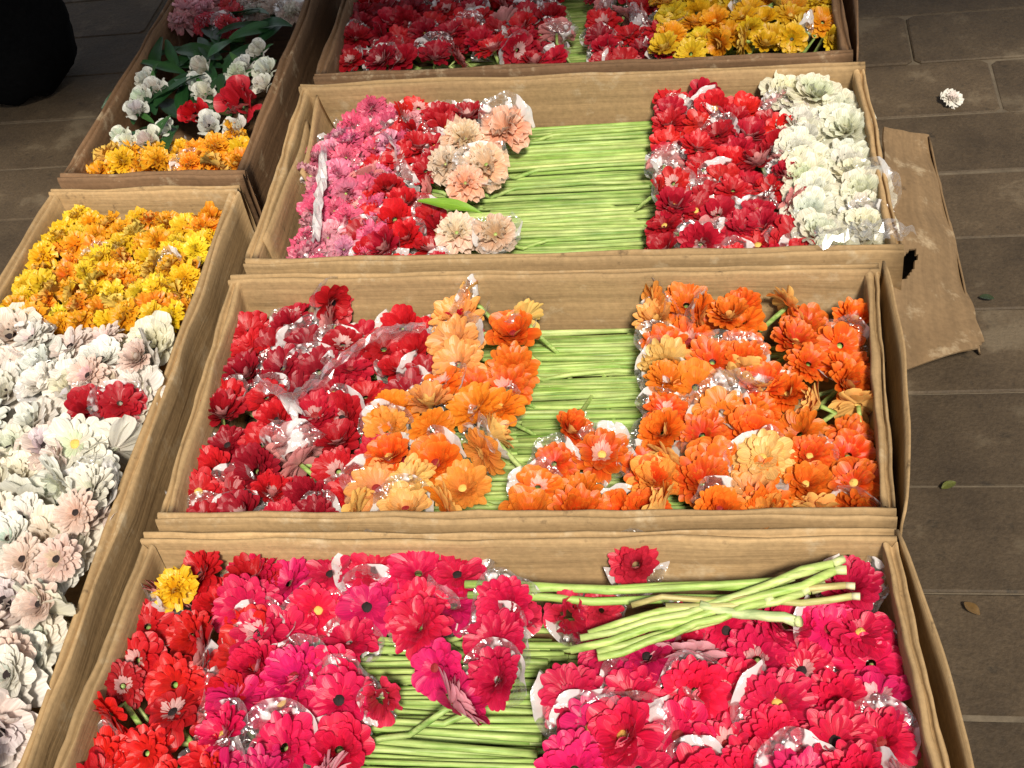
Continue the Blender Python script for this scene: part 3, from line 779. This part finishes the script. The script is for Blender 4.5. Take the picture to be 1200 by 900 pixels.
# ---- box 4
g4 = (wx(640, 30).x, wx(712, 30).x, 1.13, 1.5)
bunch([(412, 84), (650, 74), (650, -80), (420, -80)], .112, .056, .070, 'gerbera', 'red', RED, 'red gerbera', 'red gerbera', 'left of stems, back box', 'red gerberas left of the stems in the back box', 401, 'red', .3, .6, gap=g4, quad=B4Q)
bunch([(703, 72), (782, 66), (782, -80), (705, -80)], .112, .056, .070, 'gerbera', 'red', RED, 'red gerbera', 'red gerbera', 'right of stems, back box', 'red gerberas right of the stems in the back box', 402, 'red', .3, .6, gap=g4, quad=B4Q)
bunch([(780, 60), (975, 46), (965, -80), (782, -80)], .125, .052, .066, 'gerbera', 'yellow', YEL[:3], 'yellow gerbera', 'yellow gerbera', 'right end of back box', 'yellow gerberas in the back box', 403, 'pale', .3, .2, gap=g4, quad=B4Q)

# under-layer of stems lying on the floor of each box, seen only in the gaps between the top ones
def stem_layer(gp, z, seed, label, n=66, ext=.10):
    r = random.Random(seed); bm = bmesh.new()
    for k in range(n):
        y = gp[2] + (gp[3] - gp[2]) * (k + r.uniform(.1, .9)) / n; zz = z + .010 + r.uniform(-.010, .010)
        a = Vector((gp[0] - ext, y + r.uniform(-.01, .01), zz)); b = Vector((gp[1] + ext * r.uniform(-.1, .3), y + r.gauss(0, .013), zz + r.uniform(-.004, .004)))
        tube(bm, [a, a.lerp(b, .35) + Vector((0, r.uniform(-.003, .003), 0)), a.lerp(b, .7), b], r.uniform(.0024, .0050), 6)
    o = mesh_obj('flower_stems', bm, M_STEM); o.color = (.27, .44, .085, 1)
    o['kind'] = 'stuff'; o['label'] = label
stem_layer(g1, .060, 11, 'mass of green stems in the middle of the nearest box')
stem_layer(g2, .046, 12, 'mass of green stems in the middle of the second box')
stem_layer(g3, .046, 13, 'mass of green stems in the middle of the third box')
stem_layer(g4, .046, 14, 'mass of green stems in the middle of the back box')

# ---- long left box: orange-yellow on top, white below
bunch([(78, 236), (255, 244), (235, 330), (222, 392), (5, 384), (12, 330)], .138, .043, .056, 'ruffled', 'yellow', YEL, 'ranunculus', 'ranunculus',
      'top end of long left box', 'orange and yellow ranunculus in the long left box', 501, None, 0, .10, tilt=.5, quad=L1Q, edge=.55)
bunch([(-70, 384), (222, 378), (196, 440), (190, 484), (-120, 478)], .150, .060, .080, 'bloom', 'pale', WHI, 'white flower', 'flower',
      'below the yellow blooms, left box', 'white carnations below the yellow blooms in the long left box', 502, 'dark', .75, .15, quad=L1Q, edge=.42)
bunch([(-120, 492), (188, 492), (172, 560), (142, 690), (105, 800), (70, 930), (-150, 930)], .150, .058, .078, 'bloom', 'pale', WHI, 'white flower', 'flower',
      'lower part of long left box', 'white carnations in the lower part of the long left box', 503, 'dark', .75, .12, quad=L1Q, edge=.42)
for k, (px, py, D, lab) in enumerate(((26, 655, .062, 'blush gerbera with dark eye, leftmost of the two side by side'), (70, 655, .062, 'blush gerbera with dark eye close right of a twin'),
                       (104, 600, .06, 'blush gerbera with dark eye nearest the cardboard wall, left box'), (45, 708, .06, 'cream gerbera with dark eye below the blush pair'),
                       (8, 770, .062, 'peach white gerbera with dark eye at the left picture edge'), (103, 440, .062, 'peach white gerbera with dark eye among the upper white carnations'),
                       (180, 418, .056, 'peach gerbera with dark eye against the wall, upper white bunch'), (88, 520, .085, 'large white gerbera with pinkish heart below the dark leaves'),
                       (48, 790, .07, 'long pale gerbera leaning on the wall, lower left box'))):
    flower('white_gerbera', 'gerbera', 'pale', keep_in(at(px, py, .176), L1Q, .02 + .56 * D), D * 1.15, Vector((r1.uniform(-.15, .15), -.45, 1)), jit((.78, .56, .48) if k not in (7, 8) else (.80, .76, .70), r1, .06), lab, 'gerbera', 'pale gerberas with dark eyes in the long left box', r1, eye='dark' if k != 7 else 'pale')
for k, (px, py, lab) in enumerate(((146, 476, 'dark red bloom left of two by the wall, long left box'), (180, 470, 'dark red bloom right of two by the wall, long left box'))):
    flower('red_gerbera', 'gerbera', 'red', keep_in(at(px, py, .172), L1Q, .055 + .045 * (k == 0)), .076, Vector((.3, -.3, 1)), (.40, .008, .015), lab, 'gerbera', 'dark red blooms in the long left box', r1, collar=True)
def leaf_spray(spots, z, name, label, col, size, seed):
    r = random.Random(seed)
    o = at(*spots[0], z); root = empty(name, Matrix.Translation(o)); tag(root, label, 'leaves')
    for (px, py) in spots:
        for q in range(3):
            l = part('leaf', r.choice(LEAVES), root, jit(col, r, .25)); p = at(px + r.uniform(-12, 12), py + r.uniform(-8, 8), z + r.uniform(-.012, .012)) - o
            l.location = p; s = size * r.uniform(.8, 1.25); l.scale = (s, s, s); l.rotation_euler = (r.uniform(-.5, .5), r.uniform(-.35, .15), r.uniform(0, 6.28))
leaf_spray([(10, 492), (45, 490), (85, 486), (118, 486)], .132, 'leaf_spray', 'dark green leaves between the two bands of white flowers', (.03, .08, .02), .055, 61)

# ---- far left box
bunch([(95, 178), (285, 155), (282, 206), (92, 210)], .130, .048, .062, 'ruffled', 'yellow', [YEL[1], YEL[3], YEL[0]], 'ranunculus', 'ranunculus', 'front of far left box', 'orange ranunculus in the far left box', 601, None, 0, .15, quad=L2Q, edge=.5)
leaf_spray([(215, 60), (245, 40), (285, 40), (320, 25), (255, 75), (230, 90), (190, 100), (200, 75), (300, 55), (270, 25), (250, 110), (175, 130), (240, 130), (165, 150), (205, 145)], .125, 'leaf_spray', 'dark green foliage between the white buds of the far left box', (.02, .075, .022), .11, 62)
WR = [(168, 92), (180, 105), (165, 115), (160, 128), (235, 78), (232, 98), (240, 108), (302, 58), (285, 78), (310, 82), (278, 85), (318, 98), (140, 160), (150, 168), (172, 165), (245, 145), (275, 150), (192, 150)]
rank = {}
for q in range(6):
    for j, k in enumerate(sorted(sorted(range(18), key=lambda k: -at(*WR[k], .142).y)[q * 3:q * 3 + 3], key=lambda k: at(*WR[k], .142).x)): rank[k] = (j, q)
for k, (px, py) in enumerate(WR):
    flower('white_rose', 'cup', 'pale', keep_in(at(px, py, .142), L2Q, .045), r1.uniform(.040, .055), Vector((r1.uniform(-.4, .4), -.5, 1)), jit((.80, .82, .72), r1, .08),
           f'small white rose bud, {ORD[rank[k][0]]} from left in {ORD[rank[k][1]]} row, dark leaves of far left box', 'rose', 'white rose buds in the far left box', r1, leaves=1)
for (px, py, D, c, lab) in ((226, 132, .055, (.55, .008, .012), 'deep red tulip-like bud, left of two red blooms in far left box'), (280, 118, .085, (.58, .02, .035), 'large red rose, right of two red blooms in far left box')):
    flower('red_rose', 'cup', 'red', at(px, py, .145), D, Vector((0, -.8, 1)), c, lab, 'rose', None, r1, leaves=1)
bunch([(198, 30), (270, 30), (270, -60), (205, -60)], .135, .058, .07, 'ruffled', 'pink', [('salmon red', (.68, .08, .07)), ('pale pink', (.8, .5, .46))], 'pink carnation', 'carnation', 'upper left, far left box', 'pink carnations at the back of the far left box', 603, None, 0, .1, quad=L2Q)
bunch([(275, 18), (352, 16), (352, -60), (275, -60)], .135, .055, .07, 'ruffled', 'pale', [('pale pink', (.82, .56, .52)), ('blush', (.84, .66, .58))], 'pink carnation', 'carnation', 'upper right, far left box', 'blush carnations at the back of the far left box', 604, None, 0, .1, quad=L2Q)

# ---------------------------------------------------------------- crumpled clear film
def film(spine_px, z, width, seed, label):
    r = random.Random(seed); pts = [at(x, y, z) for x, y in spine_px]; o = pts[0].copy(); rows = []
    n = 22
    for i in range(n + 1):
        s = i / n * (len(pts) - 1); k = min(int(s), len(pts) - 2); p = pts[k].lerp(pts[k + 1], s - k) - o
        t = (pts[k + 1] - pts[k]).normalized(); side = Vector((-t.y, t.x, 0)).normalized()
        row = []
        for j in range(7):
            q = j / 6 - .5
            v = Vector((p.x * 40, p.y * 40, q * 6 + seed))
            row.append(p + side * (q * width * (.6 + .8 * abs(mnoise.noise(v * .4))) + mnoise.noise(v) * .006) + Vector((0, 0, mnoise.noise(v * 1.7 + Vector((9, 1, 2))) * .016 + .010 * math.cos(q * 3.1))))
        rows.append(row)
    bm = bmesh.new(); grid_mesh(bm, rows)
    ob = mesh_obj('plastic_film', bm, M_FILM, smooth=False); ob.location = o
    tag(ob, label, 'plastic wrap', 'crumpled clear film in the boxes')
film([(955, 280), (1000, 272), (1045, 268), (1062, 280)], .172, .045, 1, 'crumpled clear film spilling over the front right corner of third box')
film([(345, 470), (400, 425), (440, 395), (500, 385)], .150, .020, 2, 'clear film strip slanting across the red gerberas of second box')
film([(300, 450), (330, 460), (352, 490)], .148, .024, 3, 'short bent clear film strip on the leftmost red gerberas')
film([(380, 175), (375, 230), (370, 285)], .142, .018, 4, 'clear film over the lilac carnations along the left wall')

# ---------------------------------------------------------------- canvas canopy out of view, added to shade the back of the display
def added_awning():
    root = empty('added_shade_awning', Matrix.Translation((0, 1.5, 0))); tag(root, 'added unseen canvas canopy on poles, put there to shade the back', 'added_awning')
    t = NT('added_awning_canvas'); d = t.n('ShaderNodeBsdfDiffuse'); d.inputs[0].default_value = (.50, .42, .30, 1)
    tr = t.n('ShaderNodeBsdfTranslucent'); tr.inputs[0].default_value = (.42, .34, .22, 1); m = t.n('ShaderNodeMixShader'); m.inputs[0].default_value = .30
    t.l(d.outputs[0], m.inputs[1]); t.l(tr.outputs[0], m.inputs[2]); mat = t.out(m.outputs[0])
    sheet('canopy', [(-2.3, AW[0] - 1.5, 2.05), (2.6, AW[1] - 1.5, 2.05), (2.6, 2.1, 2.55), (-2.3, 2.1, 2.55)], .004, root, mat, (20, 12), 2, .02)
    for x, y, h in ((-2.25, AW[0] - 1.45, 2.05), (2.55, AW[1] - 1.45, 2.05), (2.55, 2.05, 2.54), (-2.25, 2.05, 2.54)):
        bm = bmesh.new(); tube(bm, [Vector((x, y, 0)), Vector((x, y, h))], .022, 10); mesh_obj('pole', bm, M_METAL, root)
AW = (-.66, -.16)                 # front edge: y at its left and right end
added_awning()

# ---------------------------------------------------------------- things on the paving
def black_bag():
    c = at(4, 48, .12); root = empty('black_bag', Matrix.Translation((c.x, c.y, 0))); tag(root, 'slumped black bag standing on the dark paving at upper left', 'bag')
    bm = bmesh.new(); rows = []
    for i in range(19):
        a = i / 18 * math.pi; zz = .14 - .135 * math.cos(a); k = max(.02, math.sin(a)) ** .45 * (1.12 - .35 * i / 18)
        row = []
        for j in range(36):
            q = 2 * math.pi * j / 36
            v = Vector((math.cos(q) * 1.5, math.sin(q) * 1.5, i * .16))
            g = 1.06 + mnoise.noise(v) * .22 + abs(mnoise.noise(v * 2.3)) * .10
            row.append(Vector((.15 * k * g * math.cos(q), .13 * k * g * math.sin(q), zz + (mnoise.noise(v * 1.3) * .02 if 0 < i < 18 else 0))))
        rows.append(row)
    V = grid_mesh(bm, rows, close=True); bm.faces.new(V[0][::-1]); bm.faces.new(V[-1])
    mesh_obj('body', bm, M_BLACK, root)
    bm = bmesh.new(); tube(bm, [Vector((-.09 + .18 * s, .02 + .03 * math.sin(s * 5), .25 + .07 * math.sin(math.pi * s))) for s in [x / 10 for x in range(11)]], .009, 8); mesh_obj('handle', bm, M_BLACK, root)
black_bag()
rp = random.Random(3)
flower('fallen_flower', 'ruffled', 'pale', at(1116, 113, .016), .042, Vector((.2, -.3, 1)), (.78, .76, .70), 'single white bloom fallen on the dark paving at upper right', 'carnation', None, rp)
for (px, py, c, s, nm, lab) in ((1120, 565, (.09, .10, .02), .022, 'fallen_leaf', 'small yellow-green leaf fallen on the paving right of second box'), (1130, 706, (.13, .075, .025), .024, 'fallen_petal', 'dull orange petal fallen on the paving right of nearest box'),
                          (1165, 350, (.03, .045, .02), .022, 'fallen_leaf', 'tiny dark green leaf on the paving right of the cardboard lid')):
    e = empty(nm, Matrix.Translation(at(px, py, .008)) @ Matrix.Rotation(rp.uniform(0, 6), 4, 'Z') @ Matrix.Diagonal((s, s * 1.6, s, 1))); tag(e, lab, nm.split('_')[1]); part(nm.split('_')[1], LEAVES[2], e, c)
